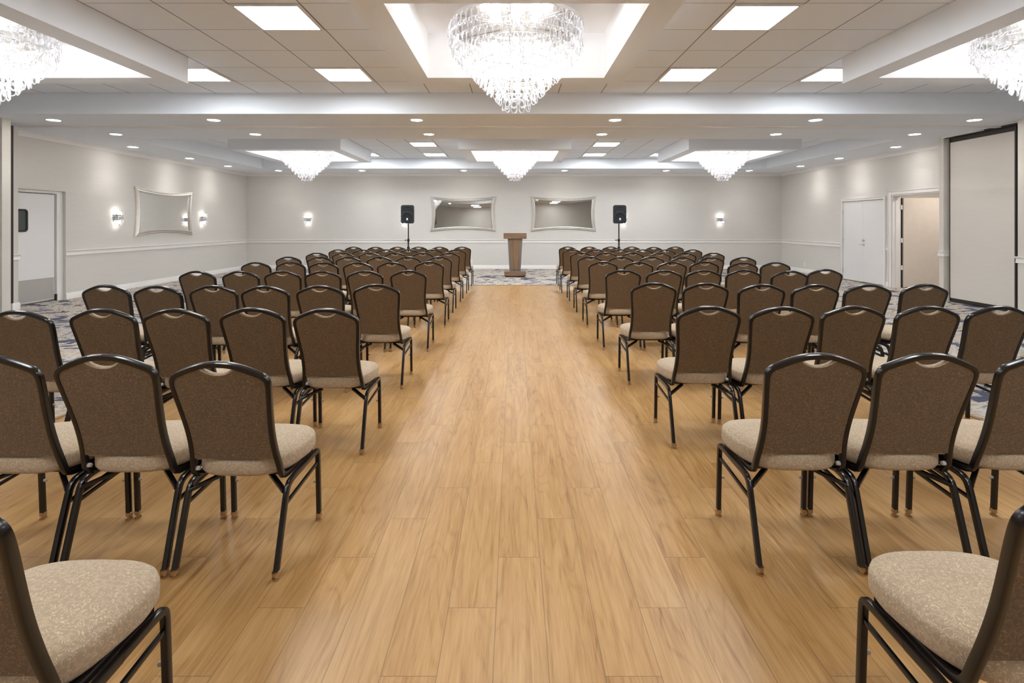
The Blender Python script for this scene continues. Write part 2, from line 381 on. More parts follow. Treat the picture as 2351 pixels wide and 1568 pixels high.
# chair rail, baseboard and crown profiles: (depth, z) swept along a wall
RAIL = [(0, .83), (.018, .832), (.016, .855), (.012, .865), (.013, .895), (.026, .903), (.034, .918), (.034, .928), (0, .93)]
BASE = [(0, 0), (.018, 0), (.018, .085), (.010, .098), (.008, .115), (0, .12)]
CROWN = [(0, ZS-.085), (.012, ZS-.085), (.014, ZS-.065), (.035, ZS-.050), (.05, ZS-.025), (.075, ZS-.018), (.078, ZS-.001), (0, ZS-.001)]
def mould(mb, prof, axis, at, sgn, a, b):
    # axis 'y': runs along y on a wall at x=at, sgn = direction into the room
    rings = []
    for q in (a, b):
        rings.append([((at+sgn*d, q, z) if axis == 'y' else (q, at+sgn*d, z)) for d, z in prof])
    mb.rings(rings)
def run(name, prof, segs, mat='trim'):
    mb = MB()
    for sgm in segs: mould(mb, prof, *sgm)
    return struct(mb.obj(name, M[mat], smooth=True, angle=50))
LSEG = [('y', -XW, 1, YF, 7.88), ('y', -XW, 1, LD[1], YB), ('x', 8.02, 1, -XW, -7.76), ('x', 7.88, -1, -XW, -7.76), ('x', 8.72, 1, -XW, -8.30), ('x', 8.62, -1, -XW, -8.27)]
RSEG = [('y', XW, -1, YF, 7.90), ('y', XW, -1, 13.56, YB), ('y', XW, -1, 11.845, 11.925), ('x', 7.90, -1, 7.72, XW), ('x', 9.66, -1, 7.93, XW), ('y', 7.73, -1, 7.88, 8.04), ('y', 7.94, -1, 9.64, 9.78)]
BSEG = [('x', YB, -1, -XW, XW)]; FSEG = [('x', YF, 1, -XW, XW)]
LSEG2 = LSEG+[('y', -8.27, 1, 8.60, 8.74)]
run('trim_8', RAIL, LSEG2); run('trim_9', RAIL, BSEG); run('trim_10', RAIL, RSEG)
run('baseboard_left', BASE, LSEG2); run('baseboard_back', BASE, BSEG); run('baseboard_right', BASE, RSEG); run('baseboard_front', BASE, FSEG)
run('trim_11', CROWN, [('y', -XW, 1, 8.72, YB), ('x', YB, -1, -XW, XW), ('y', XW, -1, 9.76, YB)])

# partition track slot in the soffit and the slot around the parked panels
mb = MB(); mb.box(-8.1, 8.0, 8.54, 8.575, ZS-.022, ZS, 0); mb.box(-8.1, 7.2, 8.575, 8.61, ZS-.008, ZS, 1); mb.box(-8.1, 8.0, 8.61, 8.64, ZS-.018, ZS, 0)
struct(mb.obj('trim_12', [M['trim'], M['black']], smooth=False))
mb = MB(); mb.box(7.90, 7.96, 8.85, 9.66, ZS-.02, ZS, 0); mb.box(7.96, 7.99, 8.0, 9.66, ZS-.03, ZS, 1); mb.box(8.14, 8.2, 8.0, 9.66, ZS-.03, ZS, 1)
struct(mb.obj('trim_13', [M['trim'], M['black']], smooth=False))

# ------------------------------------------------------------------ folding partition panels
def partition(x0, x1, y0, y1, label):
    r = empty('partition_panel', ((x0+x1)/2, (y0+y1)/2, 0), 0, label, 'partition panel', 'folding partition panels')
    cx, cy = (x0+x1)/2, (y0+y1)/2; a, b, c, d = x0-cx, x1-cx, y0-cy, y1-cy
    MB().box(a, b, c+.03, d-.012, .075, 2.92).obj('fabric_face', M['paper_warm'], r, smooth=False)
    mb = MB(); mb.box(a-.004, b+.004, c, c+.03, .02, 3.0); mb.box(a-.004, b+.004, d-.012, d, .02, 3.0)
    mb.obj('edge_seal', M['black'], r, smooth=False)
    MB().box(a+.005, b-.005, c+.03, d-.012, 2.92, 3.0).obj('top_sweep', M['black'], r, smooth=False)
    MB().box(a+.005, b-.005, c+.03, d-.012, 0.012, .075).obj('bottom_sweep', M['black'], r, smooth=False)
partition(8.02, 8.10, 8.34, 9.62, 'tall cream fabric partition panel parked edge-on beside the right wall, nearest the aisle')
r = empty('partition_panel', (-8.05, 8.33, 0), 0, 'folded cream partition panel showing only its black edge by the left service door', 'partition panel', 'folding partition panels')
MB().box(-.35, -.03, -.03, .03, .05, 2.95).obj('fabric_face', M['paper_warm'], r, smooth=False)
MB().box(-.03, .035, -.04, .04, .16, 3.0).obj('edge_seal', M['black'], r, smooth=False)
MB().box(-.02, .025, -.03, .03, .0, .16).obj('floor_bolt', M['steel'], r, smooth=False)

# ------------------------------------------------------------------ doors
r = struct(empty('door_1', (-XW, (LD[0]+LD[1])/2, 0)))
cy = (LD[0]+LD[1])/2
mb = MB(); d0, d1 = LD[0]-cy, LD[1]-cy
mb.box(-.135, -.055, d1-.125, d1-.001, 0, 2.039); mb.box(-.135, -.055, d0+.001, d0+.08, 0, 2.039); mb.box(-.135, -.055, d0+.08, d1-.125, 1.99, 2.039)
mb.obj('door_frame', M['trim'], r, smooth=False)
lf = MB().box(-.125, -.085, d0+.085, d1-.15, .03, 1.975).obj('door_leaf', M['door'], r, smooth=False)
MB().box(-.084, -.080, d0+.10, d1-.165, .05, .44).obj('kick_plate', M['steel'], lf, smooth=False)
def rrect(cy_, cz, hw, hh, rr, n=6):
    pts = []
    for sx, sz, a0 in ((1, 1, 0), (-1, 1, PI/2), (-1, -1, PI), (1, -1, 3*PI/2)):
        for i in range(n+1):
            a = a0+PI/2*i/n; pts.append((cy_+sx*(hw-rr)+rr*math.cos(a), cz+sz*(hh-rr)+rr*math.sin(a)))
    return pts
wy, wz = 9.04-cy, 1.49
o1, o2, o3 = rrect(wy, wz, .17, .20, .06), rrect(wy, wz, .145, .175, .045), rrect(wy, wz, .14, .17, .04)
MB().rings([[(-.085, y, z) for y, z in o1], [(-.07, y, z) for y, z in o1], [(-.07, y, z) for y, z in o2], [(-.083, y, z) for y, z in o3]], True, False, False).obj('window_gasket', M['black'], lf, angle=40)
mb = MB(); n0 = len(o3); mb.v = [(-.0835, y, z) for y, z in o3]; mb.f = [tuple(range(n0))]; mb.m = [0]; mb.obj('window_glass', M['dglass'], lf, smooth=False)
MB().box(-.085, -.05, d1-.15, d1-.125, 0, .12).obj('floor_pivot', M['black'], r, smooth=False)

def casing(parent, y0, y1, zt, x, wd=.065):
    mb = MB(); mb.box(x-.022, x, y0-wd, y0, 0, zt+wd); mb.box(x-.022, x, y1, y1+wd, 0, zt+wd); mb.box(x-.022, x, y0, y1, zt, zt+wd)
    mb.box(x-.032, x-.022, y0-wd, y0-wd+.018, 0, zt+wd); mb.box(x-.032, x-.022, y1+wd-.018, y1+wd, 0, zt+wd); mb.box(x-.032, x-.022, y0-wd, y1+wd, zt+wd-.018, zt+wd)
    return bevel(mb.obj('door_frame', M['trim'], parent, smooth=False), .003, 1)
r = struct(empty('door_2', (XW, 12.74, 0)))
casing(r, DD[0]-12.74, DD[1]-12.74, DD[2], 0)
for (a, b, hy, s) in ((-.745, -.002, -.735, -1), (.002, .745, .735, 1)):
    lf = bevel(MB().box(.004, .045, a, b, .018, 1.992).obj('door_leaf', M['door'], r, smooth=False), .003, 1)
    for z in (.25, 1.0, 1.72):
        MB().lathe([(.007, -.055), (.007, .055)], (-.002, hy, z), 10).obj('hinge', M['chrome'], lf)
    if s < 0:
        MB().lathe([(0, -.055), (.02, -.05), (.026, -.035), (.018, -.02), (.012, -.01), (.03, -.006), (.03, .004)], (0, b-.06, 1.03), 16, 'x').obj('deadbolt', M['chrome'], lf)
        mb = MB(); mb.lathe([(.028, .003), (.028, -.008), (.012, -.012), (.011, -.05), (.018, -.055), (0, -.058)], (0, b-.06, .925), 16, 'x')
        mb.tube([(-.048, b-.06, .925), (-.05, b-.01, .926), (-.048, b+.05, .922)], .008, .007); mb.obj('lever_handle', M['chrome'], lf)
r = struct(empty('door_3', (XW, (OD[0]+OD[1])/2, 0))); cy = (OD[0]+OD[1])/2
casing(r, OD[0]-cy, OD[1]-cy, OD[2], 0, .09)
y1 = OD[1]-cy; y0 = OD[0]-cy
mb = MB(); mb.box(.001, .179, y1-.025, y1-.001, 0, 2.079); mb.box(.06, .10, y1-.045, y1-.025, 0, 2.055); mb.box(.001, .179, y0+.001, y0+.025, 0, 2.079); mb.box(.001, .179, y0+.025, y1-.025, 2.05, 2.079)
mb.obj('door_jamb', M['trim'], r, smooth=False)
lf = bevel(MB().box(.215, 1.10, y1-.07, y1-.03, .015, 2.01).obj('door_leaf', simple('warm_door_paint', (0.66, 0.60, 0.54), 0.45), r, smooth=False), .003, 1)
mb = MB(); mb.box(.18, .215, y1-.03, y1-.02, 0.0, 2.01); mb.obj('hinge_gap_shade', M['black'], r, smooth=False)  # black strip stands in for the shade inside the hinge gap
for z in (.45, 1.06, 1.80): MB().box(.178, .218, y1-.045, y1-.03, z-.05, z+.05).obj('hinge', M['white'], lf, smooth=False)

# ------------------------------------------------------------------ ceiling lights
def troffer(cx, cy, label):
    r = empty('ceiling_light_panel', (cx, cy, ZT), 0, label, 'ceiling light', 'square fluorescent ceiling panels')
    h, q = .305, .281
    mb = MB()
    for s in (-1, 1):
        mb.box(s*q, s*h, -h, h, -.012, -.001, 0); mb.box(-q, q, s*q, s*h, -.012, -.001, 0)
    for s in (-1, 1):
        mb.box(s*(q-.006), s*q, -q, q, -.014, -.001, 1); mb.box(-q, q, s*(q-.006), s*q, -.014, -.001, 1)
    mb.obj('frame', [M['trim'], simple('troffer_edge', (0.05, 0.055, 0.06), 0.5) if 'tedge' not in M else M['tedge']], r, smooth=False)
    MB().box(-q+.006, q-.006, -q+.006, q-.006, -.008, -.002).obj('lens', M['lens'], r, smooth=False)
    return r
M['tedge'] = simple('troffer_edge', (0.05, 0.055, 0.06), 0.5)
XP = (-4.023, -2.157, 2.197, 4.063)
side = {0: 'left of the left', 1: 'left of the centre', 2: 'right of the centre', 3: 'right of the right'}
troffer(XP[1], 4.81, 'largest square light panel in the ceiling, left of the nearest centre chandelier')
troffer(XP[2], 4.81, 'largest square light panel in the ceiling, right of the nearest centre chandelier')
troffer(XP[1], 6.645, 'square light panel behind the large left one, near the first beam')
troffer(XP[2], 6.645, 'square light panel behind the large right one, near the first beam')
troffer(XP[0], 6.645, 'square light panel half hidden behind the near left chandelier box')
troffer(XP[3], 6.645, 'square light panel half hidden behind the near right chandelier box')
for X_, w_ in ((XP[1], 'left'), (XP[2], 'right')):
    troffer(X_, 2.97, 'square light panel overhead behind the view, %s of centre' % w_)
    troffer(X_, 12.457, 'small far square light panel %s of the far centre chandelier, nearer of its pair' % w_)
    troffer(X_, 14.30, 'small far square light panel %s of the far centre chandelier, farther of its pair' % w_)
    troffer(X_, 10.62, 'added hidden fill panel just beyond the partition beam, %s of centre' % w_)  # hidden pair above the beam line, added for illumination
troffer(XP[0], 14.30, 'tiny light panel peeking out beside the far left chandelier box')
troffer(XP[3], 14.30, 'tiny light panel peeking out beside the far right chandelier box')

def downlight_meshes():
    a = MB().lathe([(.085, 0.0), (.105, -.004), (.105, 0)], n=32).mesh('trim_ring', M['trim'])
    b = MB().lathe([(0, -.0025), (.086, -.0025)], n=32).mesh('lens', M['down'])
    return a, b
DA, DB = downlight_meshes()
DL = []
for i, x in enumerate((-7.10, -4.63, -1.50, 1.56, 4.65, 7.10)): DL.append((x, 8.06, 'row along the first beam', i))
for i, x in enumerate((-7.11, -4.62, -1.52, 1.57, 4.68, 7.16)): DL.append((x, 9.34, 'row just behind the partition track', i))
for i, x in enumerate((-7.08, -4.57, -1.51, 1.52, 4.58, 7.08)): DL.append((x, 15.72, 'row in front of the back wall', i))
ordn = ['leftmost', 'second from left', 'third from left', 'third from right', 'second from right', 'rightmost']
def downlight(x, y, label):
    r = empty('recessed_downlight', (x, y, ZS), 0, label, 'downlight', 'round recessed downlights')
    link('trim_ring', DA, r); link('lens', DB, r)
    ld = bpy.data.lights.new('downlight_lamp', 'SPOT'); ld.energy = W_DOWN; ld.spot_size = math.radians(120); ld.spot_blend = 1.0
    ld.shadow_soft_size = 0.07; ld.color = (1, 0.965, 0.92)
    lo = bpy.data.objects.new('downlight_lamp', ld); COL.objects.link(lo); lo.parent = r; lo.location = (0, 0, -.01)
for x, y, rw, i in DL: downlight(x, y, 'round recessed downlight, %s of the %s' % (ordn[i], rw))
for y, nm in ((10.88, 'nearest'), (12.78, 'middle'), (14.5, 'farthest')):
    downlight(-7.93, y, 'round recessed downlight above the left wall, %s of three' % nm)
    downlight(7.95, y, 'round recessed downlight above the right wall, %s of three' % nm)
for i, (x, y) in enumerate(((-4.6, 0.9), (-1.5, 0.9), (1.5, 0.9), (4.6, 0.9))):  # out-of-view downlights added to brighten the near chairs
    downlight(x, y, 'added unseen fill downlight overhead behind the view, %s' % ('leftmost', 'left of centre', 'right of centre', 'rightmost')[i])
for X_, w_ in ((-2.9, 'left'), (2.9, 'right')):  # extra panels behind the camera, added to light the chair backs
    for yy, q_ in ((0.2, 'nearer'), (-1.8, 'farther')):
        o_ = troffer(X_, yy, 'added unseen fill panel in the low ceiling behind the view, %s of centre, %s one' % (w_, q_)); o_.location.z = ZS
for x, s in ((-1.27, 'left'), (1.31, 'right')):
    o = MB().lathe([(0, -.02), (.07, -.02), (.10, -.012), (.105, -.001)], (0, 0, 0), 28).obj('ceiling_speaker', M['trim'])
    o.location = (x, 4.30, ZT); tag(o, 'small round grey ceiling fitting cut by the photo top edge, %s of chandelier' % s, 'ceiling fitting')

# ------------------------------------------------------------------ chandeliers
def loop_pts(h, wd, n=18):
    # hanging link: narrow at the top, round at the bottom, top at z=0
    pts = []
    for i in range(n):
        a = 2*PI*i/n
        z = -h/2+h/2*math.cos(a); x = wd/2*math.sin(a)*(0.80-0.28*math.cos(a))
        pts.append((x, 0.006*math.sin(a), z))
    return pts
LM = MB().tube(loop_pts(.125, .074), .0055, .0045, 5, (0, 1, 0), True).mesh('glass_loop', M['glass'], angle=80)
TIERS = [(.600, 3.215), (.592, 3.135), (.560, 3.06), (.505, 2.995), (.440, 2.935), (.375, 2.865), (.305, 2.795), (.235, 2.725), (.168, 2.655), (.100, 2.585)]
def chandelier_proto():
    r = empty('chandelier', (0, 0, 0))
    B = lambda z: z-ZTRAY
    MB().lathe([(0, 0), (.075, 0), (.07, -.02), (.02, -.035), (0, -.035)], n=24).obj('ceiling_canopy', M['chrome'], r)
    mb = MB(); mb.lathe([(.008, -.03), (.008, B(3.24))], n=10); mb.lathe([(0, B(3.285)), (.022, B(3.28)), (.034, B(3.255)), (.022, B(3.23)), (0, B(3.225))], n=16); mb.lathe([(.006, B(3.23)), (.006, B(2.62))], n=8)
    mb.obj('stem', M['chrome'], r)
    fr = MB()
    fr.lathe([(.602, B(3.235)), (.61, B(3.235)), (.61, B(3.205)), (.602, B(3.205)), (.602, B(3.235))], n=64)
    for rr, zz in TIERS[1:]:
        fr.tube([(rr*math.cos(a*PI/24), rr*math.sin(a*PI/24), B(zz)+.002) for a in range(48)], .003, .003, 4, (0, 0, 1), True)
    fr.obj('tier_frame', M['chrome'], r)
    sp = MB()
    for a in range(6):
        c, s_ = math.cos(a*PI/3+.4), math.sin(a*PI/3+.4)
        sp.tube([(.02*c, .02*s_, B(3.24)), (.605*c, .605*s_, B(3.22))], .006, .006, 6, (0, 0, 1))
        sp.tube([(.605*c, .605*s_, B(3.21)), (.44*c, .44*s_, B(2.935)), (.10*c, .10*s_, B(2.585))], .003, .003, 5, (0, 0, 1))
    sp.obj('spokes', M['chrome'], r)
    for rr, zz, n, o in ((.27, 3.00, 8, 0), (.13, 2.82, 4, .5), (.0, 2.68, 1, 0)):
        for i in range(n):
            a = 2*PI*(i+o)/n
            MB().lathe([(0, .035), (.018, .028), (.026, 0), (.018, -.028), (0, -.035)], (0, 0, 0), 12).obj('bulb', M['bulb'], r).location = (rr*math.cos(a), rr*math.sin(a), B(zz))
    allp = []
    for ti, (rr, zz) in enumerate(TIERS):
        n = max(9, int(2*PI*rr/.068))
        for i in range(n):
            a = 2*PI*(i+(.5 if ti % 2 else 0))/n
            allp.append((ti, a, rr, zz))
    def mtx(ti, a, rr, zz):
        tilt = random.uniform(-.12, .12) + (.10 if ti > 3 else .02)
        return Matrix.Translation((rr*math.cos(a), rr*math.sin(a), B(zz))) @ Matrix.Rotation(a-PI/2+random.uniform(-.35, .35), 4, 'Z') @ Matrix.Rotation(tilt, 4, 'X')
    front = sorted([p for p in allp if math.sin(p[1]) < .35], key=lambda p: (math.sin(p[1])*p[2]*1.3+ (p[0] < 2)*.5))
    chosen = front[:100]; cs = set(id(p) for p in chosen); st = MB(); sv = [v.co.copy() for v in LM.vertices]; sf = [tuple(p.vertices) for p in LM.polygons]
    for p in allp:
        mx = mtx(*p)
        if id(p) in cs:
            o = link('glass_loop', LM, r); o.matrix_local = mx
        else:
            n0 = len(st.v); st.v += [tuple(mx @ v) for v in sv]; st.f += [tuple(n0+i for i in f) for f in sf]; st.m += [0]*len(sf)
    me = bpy.data.meshes.new('glass_loops'); me.from_pydata(st.v, [], st.f); me.materials.append(M['glass']); me.shade_smooth()
    o = link('glass_loops', me, r); o['kind'] = 'stuff'
    return r
cp = chandelier_proto()
cn = ['near left chandelier of glass loops cut by the left photo edge', 'near centre chandelier of clear glass loops, the largest one in view', 'near right chandelier of glass loops cut by the right photo edge',
      'far left chandelier of clear glass loops, beyond the partition beam', 'far centre chandelier of glass loops hanging above the lectern aisle', 'far right chandelier of clear glass loops, beyond the partition beam']
for i, (cx, cy) in enumerate(TRAYS):
    o = cp if i == 0 else copy_tree(cp)
    o.location = (cx, cy, ZTRAY); tag(o, cn[i], 'chandelier', 'glass loop chandeliers in the ceiling trays')

# ------------------------------------------------------------------ wall sconces (local: wall at y=0, room towards -y)
SM = MB().tube(loop_pts(.105, .062, 14), .0055, .0045, 5, (0, 1, 0), True).mesh('glass_loop', M['glass'], angle=80)
def sconce_proto():
    r = empty('wall_sconce')
    MB().box(-.06, .06, -.018, 0, -.10, .08).obj('back_plate', M['chrome'], r, smooth=False)
    mb = MB()
    for z, rr in ((.035, .115), (.0, .105), (-.035, .11)):
        mb.tube([(rr*math.cos(a*PI/14), -.018-rr*.85*math.sin(a*PI/14), z) for a in range(15)], .007, .005, 6, (0, 0, 1))
    mb.obj('arc_frame', M['frame'], r)
    for z in (.085, -.105): MB().lathe([(0, .03), (.016, .024), (.024, 0), (.016, -.024), (0, -.03)], (0, 0, 0), 12).obj('bulb', M['sbulb'], r).location = (0, -.065, z)
    for up, n, rr, z in ((1, 7, .118, .03), (0, 8, .112, .03), (0, 7, .115, -.03), (0, 6, .085, -.08)):
        for i in range(n):
            a = PI*(i+.5)/n
            o = link('glass_loop', SM, r)
            rx = PI-.18 if up else .1
            o.matrix_local = Matrix.Translation((rr*math.cos(a), -.018-rr*.85*math.sin(a), z)) @ Matrix.Rotation(-a+PI/2+random.uniform(-.2, .2), 4, 'Z').inverted() @ Matrix.Rotation(rx, 4, 'X')
    return r
sp_ = sconce_proto()
SC = [((-XW, 11.13, 1.57), PI/2, 'glowing crystal sconce on left wall, nearest, left of the mirror'),
      ((-XW, 14.20, 1.57), PI/2, 'glowing crystal sconce on left wall, right of the mirror'),
      ((-6.53, YB, 1.57), 0, 'glowing crystal sconce on back wall near the left corner'),
      ((6.54, YB, 1.57), 0, 'glowing crystal sconce on back wall near the right corner'),
      ((-3.47, YB, 1.55), 0, 'crystal sconce on back wall glowing behind the left loudspeaker'),
      ((3.47, YB, 1.55), 0, 'crystal sconce on back wall glowing behind the right loudspeaker')]
for i, (loc, rz, lb) in enumerate(SC):
    o = sp_ if i == 0 else copy_tree(sp_)
    o.location = loc; o.rotation_euler = (0, 0, rz); tag(o, lb, 'wall sconce', 'crystal wall sconces')

# ------------------------------------------------------------------ mirrors (local: wall at y=0, room towards -y)
def mloop(Wc, Hc, sx, sz, y, n=20):
    pts = []
    for s in range(4):
        for i in range(n):
            q = -1+2*i/n
            if s == 0: u, v = q, 1
            elif s == 1: u, v = 1, -q
            elif s == 2: u, v = -q, -1
            else: u, v = -1, q
            pts.append((u*(Wc-sx*(1-v*v)), y, v*(Hc-sz*(1-u*u))))
    return pts
def mirror(loc, rz, label, bulge, lean_x=0.0, lean_z=0.0):
    r = empty('wall_mirror', loc, rz, label, 'mirror', 'silver framed wall mirrors with inward curved sides')
    W, H = 1.045, .565
    prof = [(0, 0), (0, -.02), (.008, -.034), (.03, -.045), (.045, -.036), (.055, -.040), (.085, -.052), (.11, -.048), (.120, -.03), (.122, -.001)]
    rings = [mloop(W-d, H-d*.92, .06-d*.1, .084-d*.25, y) for d, y in prof]
    MB().rings(rings, True, False, False).obj('frame', M['silver'], r, angle=30)
    mb = MB(); n = 40; g = []
    Wi, Hi, sx, sz = W-.120, H-.110, .048, .054
    for j in range(n+1):
        for i in range(n+1):
            u, v = -1+2*i/n, -1+2*j/n
            g.append((u*(Wi-sx*(1-v*v)), -.022-abs(lean_x)*Wi*.6-bulge*(1-u*u)*(1-.12*v*v)-lean_x*u*Wi+lean_z*v*Hi, v*(Hi-sz*(1-u*u))))
    mb.v = g
    for j in range(n):
        for i in range(n): a = j*(n+1)+i; mb.f.append((a, a+1, a+n+2, a+n+1)); mb.m.append(0)
    mb.obj('mirror_glass', M['mirror'], r, angle=90)
mirror((-1.612, YB, 1.745), 0, 'silver framed bulging mirror on back wall, left of the lectern', .004, .016, .010)
mirror((1.568, YB, 1.745), 0, 'silver framed bulging mirror on back wall, right of the lectern', .004, -.009, .003)
mirror((-XW, 12.71, 1.705), PI/2, 'silver framed flat mirror on the left wall between two sconces', 0.0)

# ------------------------------------------------------------------ outlets
for loc, rz, lb in (((-1.35, YB, .24), 0, 'white power outlet low on back wall, left of the lectern'), ((-6.72, YB, .24), 0, 'white power outlet low on back wall near left corner'), ((XW, 15.27, .24), -PI/2, 'white power outlet low on right wall beyond the double doors')):
    r = empty('power_outlet', loc, rz, lb, 'outlet', 'wall outlets')
    bevel(MB().box(-.036, .036, -.006, 0, -.057, .057).obj('cover_plate', M['white'], r, smooth=False), .002)
    for z in (-.022, .022): MB().lathe([(.016, -.0075), (.016, -.005)], (0, 0, z), 14, 'y').obj('socket', simple('socket_ivory', (0.55, 0.54, 0.52), 0.4), r)

# ------------------------------------------------------------------ lectern
r = empty('lectern', (.03, 14.22, 0), 0, 'brown wood laminate lectern with tapered column at the end of the aisle', 'lectern')
def taper(x0, x1, y0, y1, z0, X0, X1, Y0, Y1, z1):
    mb = MB(); mb.rings([[(x0, y0, z0), (x1, y0, z0), (x1, y1, z0), (x0, y1, z0)], [(X0, Y0, z1), (X1, Y0, z1), (X1, Y1, z1), (X0, Y1, z1)]]); return mb
mb = MB(); mb.rings([[(-.31, -.22, 1.03), (.31, -.22, 1.03), (.31, .22, 1.03), (-.31, .22, 1.03)], [(-.31, -.22, 1.185), (.31, -.22, 1.185), (.31, .22, 1.11), (-.31, .22, 1.11)]])
bevel(mb.obj('top', M['lwood_h'], r, smooth=False))
bevel(taper(-.15, .15, -.13, .13, .15, -.20, .20, -.17, .17, 1.03).obj('column', M['lectern_grey'], r, smooth=False))
bevel(taper(-.102, .102, -.150, -.128, .20, -.142, .142, -.186, -.165, 1.005).obj('front_panel', M['lwood'], r, smooth=False), .002)
bevel(MB().box(-.29, .29, -.22, .22, .035, .15).obj('base', M['lwood_h'], r, smooth=False))
for x in (-.25, .25):
    for y in (-.18, .18): MB().lathe([(0, -.012), (.018, -.012), (.018, .012), (0, .012)], (x, y, .018), 14, 'x').obj('caster', M['black'], r)
MB().box(-.2, .2, -.205, .205, .03, .036).obj('underside_plate', M['brass'], r, smooth=False)

# ------------------------------------------------------------------ loudspeakers on tripod stands
def rr_ring(hw, hh, rad, y, cz=0, n=5, taper_=0):
    return [(x*(1-taper_*(z-cz)), y, z) for x, z in rrect(0, cz, hw, hh, rad, n)]
def speaker(x, y, z, label):
    r = empty('loudspeaker', (x, y, z), 0, label, 'loudspeaker', 'loudspeakers on stands')
    mb = MB(); hw, hh, cz = .185, .262, .262
    prof = [(.15, .14, .11), (.13, .155, .05), (-.08, 1, 0), (-.135, .97, 0), (-.155, .90, 0)]
    rings = [rr_ring(.105, .22, .04, .17, cz), rr_ring(.125, .24, .05, .15, cz), rr_ring(hw, hh, .055, -.09, cz), rr_ring(hw, hh, .06, -.14, cz), rr_ring(hw-.012, hh-.012, .05, -.158, cz)]
    mb.rings(rings).obj('cabinet', M['speaker'], r, angle=30)
    MB().lathe([(0, -.160), (.06, -.160), (.125, -.166), (.140, -.172), (.148, -.166), (.150, -.156)], (0, 0, .175), 40, 'y').obj('woofer_grille', M['grille'], r)
    # horn flare, an oval funnel
    ov = lambda a, b, yy: [(a*math.cos(2*PI*k/28), yy, .43+b*math.sin(2*PI*k/28)) for k in range(28)]
    MB().rings([ov(.150, .062, -.157), ov(.148, .060, -.168), ov(.13, .05, -.168), ov(.05, .028, -.160)], True, False, True).obj('horn', M['hole'], r)
    for s in (-1, 1):
        pts = [(s*.172, .385), (s*.172, .318), (s*.145, .312), (s*.105, .345)]
        mb = MB(); mb.rings([[(a, -.157, b) for a, b in pts], [(a, -.163, b) for a, b in pts]]); mb.obj('bass_port', M['hole'], r, smooth=False)
    MB().box(-.02, .02, -.176, -.171, .095, .155).obj('badge', M['white'], r, smooth=False)
def stand(x, y, h, label, s):
    r = empty('speaker_stand', (x, y, 0), 0, label, 'speaker stand', 'tripod speaker stands')
    MB().lathe([(.0175, .55), (.0175, h-.002), (0, h-.002)], n=16).obj('pole', M['frame'], r)
    MB().lathe([(.023, .25), (.023, .98), (.019, .99)], n=16).obj('lower_tube', M['frame'], r)
    cb = MB().lathe([(.03, .93), (.034, .94), (.034, 1.0), (.028, 1.01)], n=16).obj('collar', M['frame'], r)
    MB().lathe([(.007, 0), (.007, -.05), (.018, -.052), (.018, -.075), (0, -.075)], (-.02 if s < 0 else -.02, 0, .965), 12, 'x').obj('clamp_knob', M['frame'], cb)
    MB().lathe([(.036, .68), (.040, .70), (.040, .76), (.034, .78)], n=16).obj('hub', M['frame'], r)
    for k in range(3):
        a = -PI/2+k*2*PI/3; c, s_ = math.cos(a), math.sin(a)
        lg = MB().tube([(.035*c, .035*s_, .72), (.50*c, .50*s_, .02)], .010, .010, 8, (-s_, c, 0)).obj('leg', M['frame'], r)
        MB().tube([(.50*c, .50*s_, .03), (.515*c, .515*s_, .0)], .014, .014, 8, (-s_, c, 0)).obj('rubber_foot', M['black'], lg)
        MB().tube([(.02*c, .02*s_, .28), (.27*c, .27*s_, .37)], .007, .007, 6, (-s_, c, 0)).obj('brace', M['frame'], r)
for x, s in ((-3.01, -1), (2.99, 1)):
    w_ = 'left' if s < 0 else 'right'
    stand(x, 14.9, 1.44, 'black tripod stand holding the %s loudspeaker, its legs behind chairs' % w_, s)
    speaker(x, 14.9, 1.44, 'black two-way loudspeaker raised on a stand %s of the lectern' % w_)

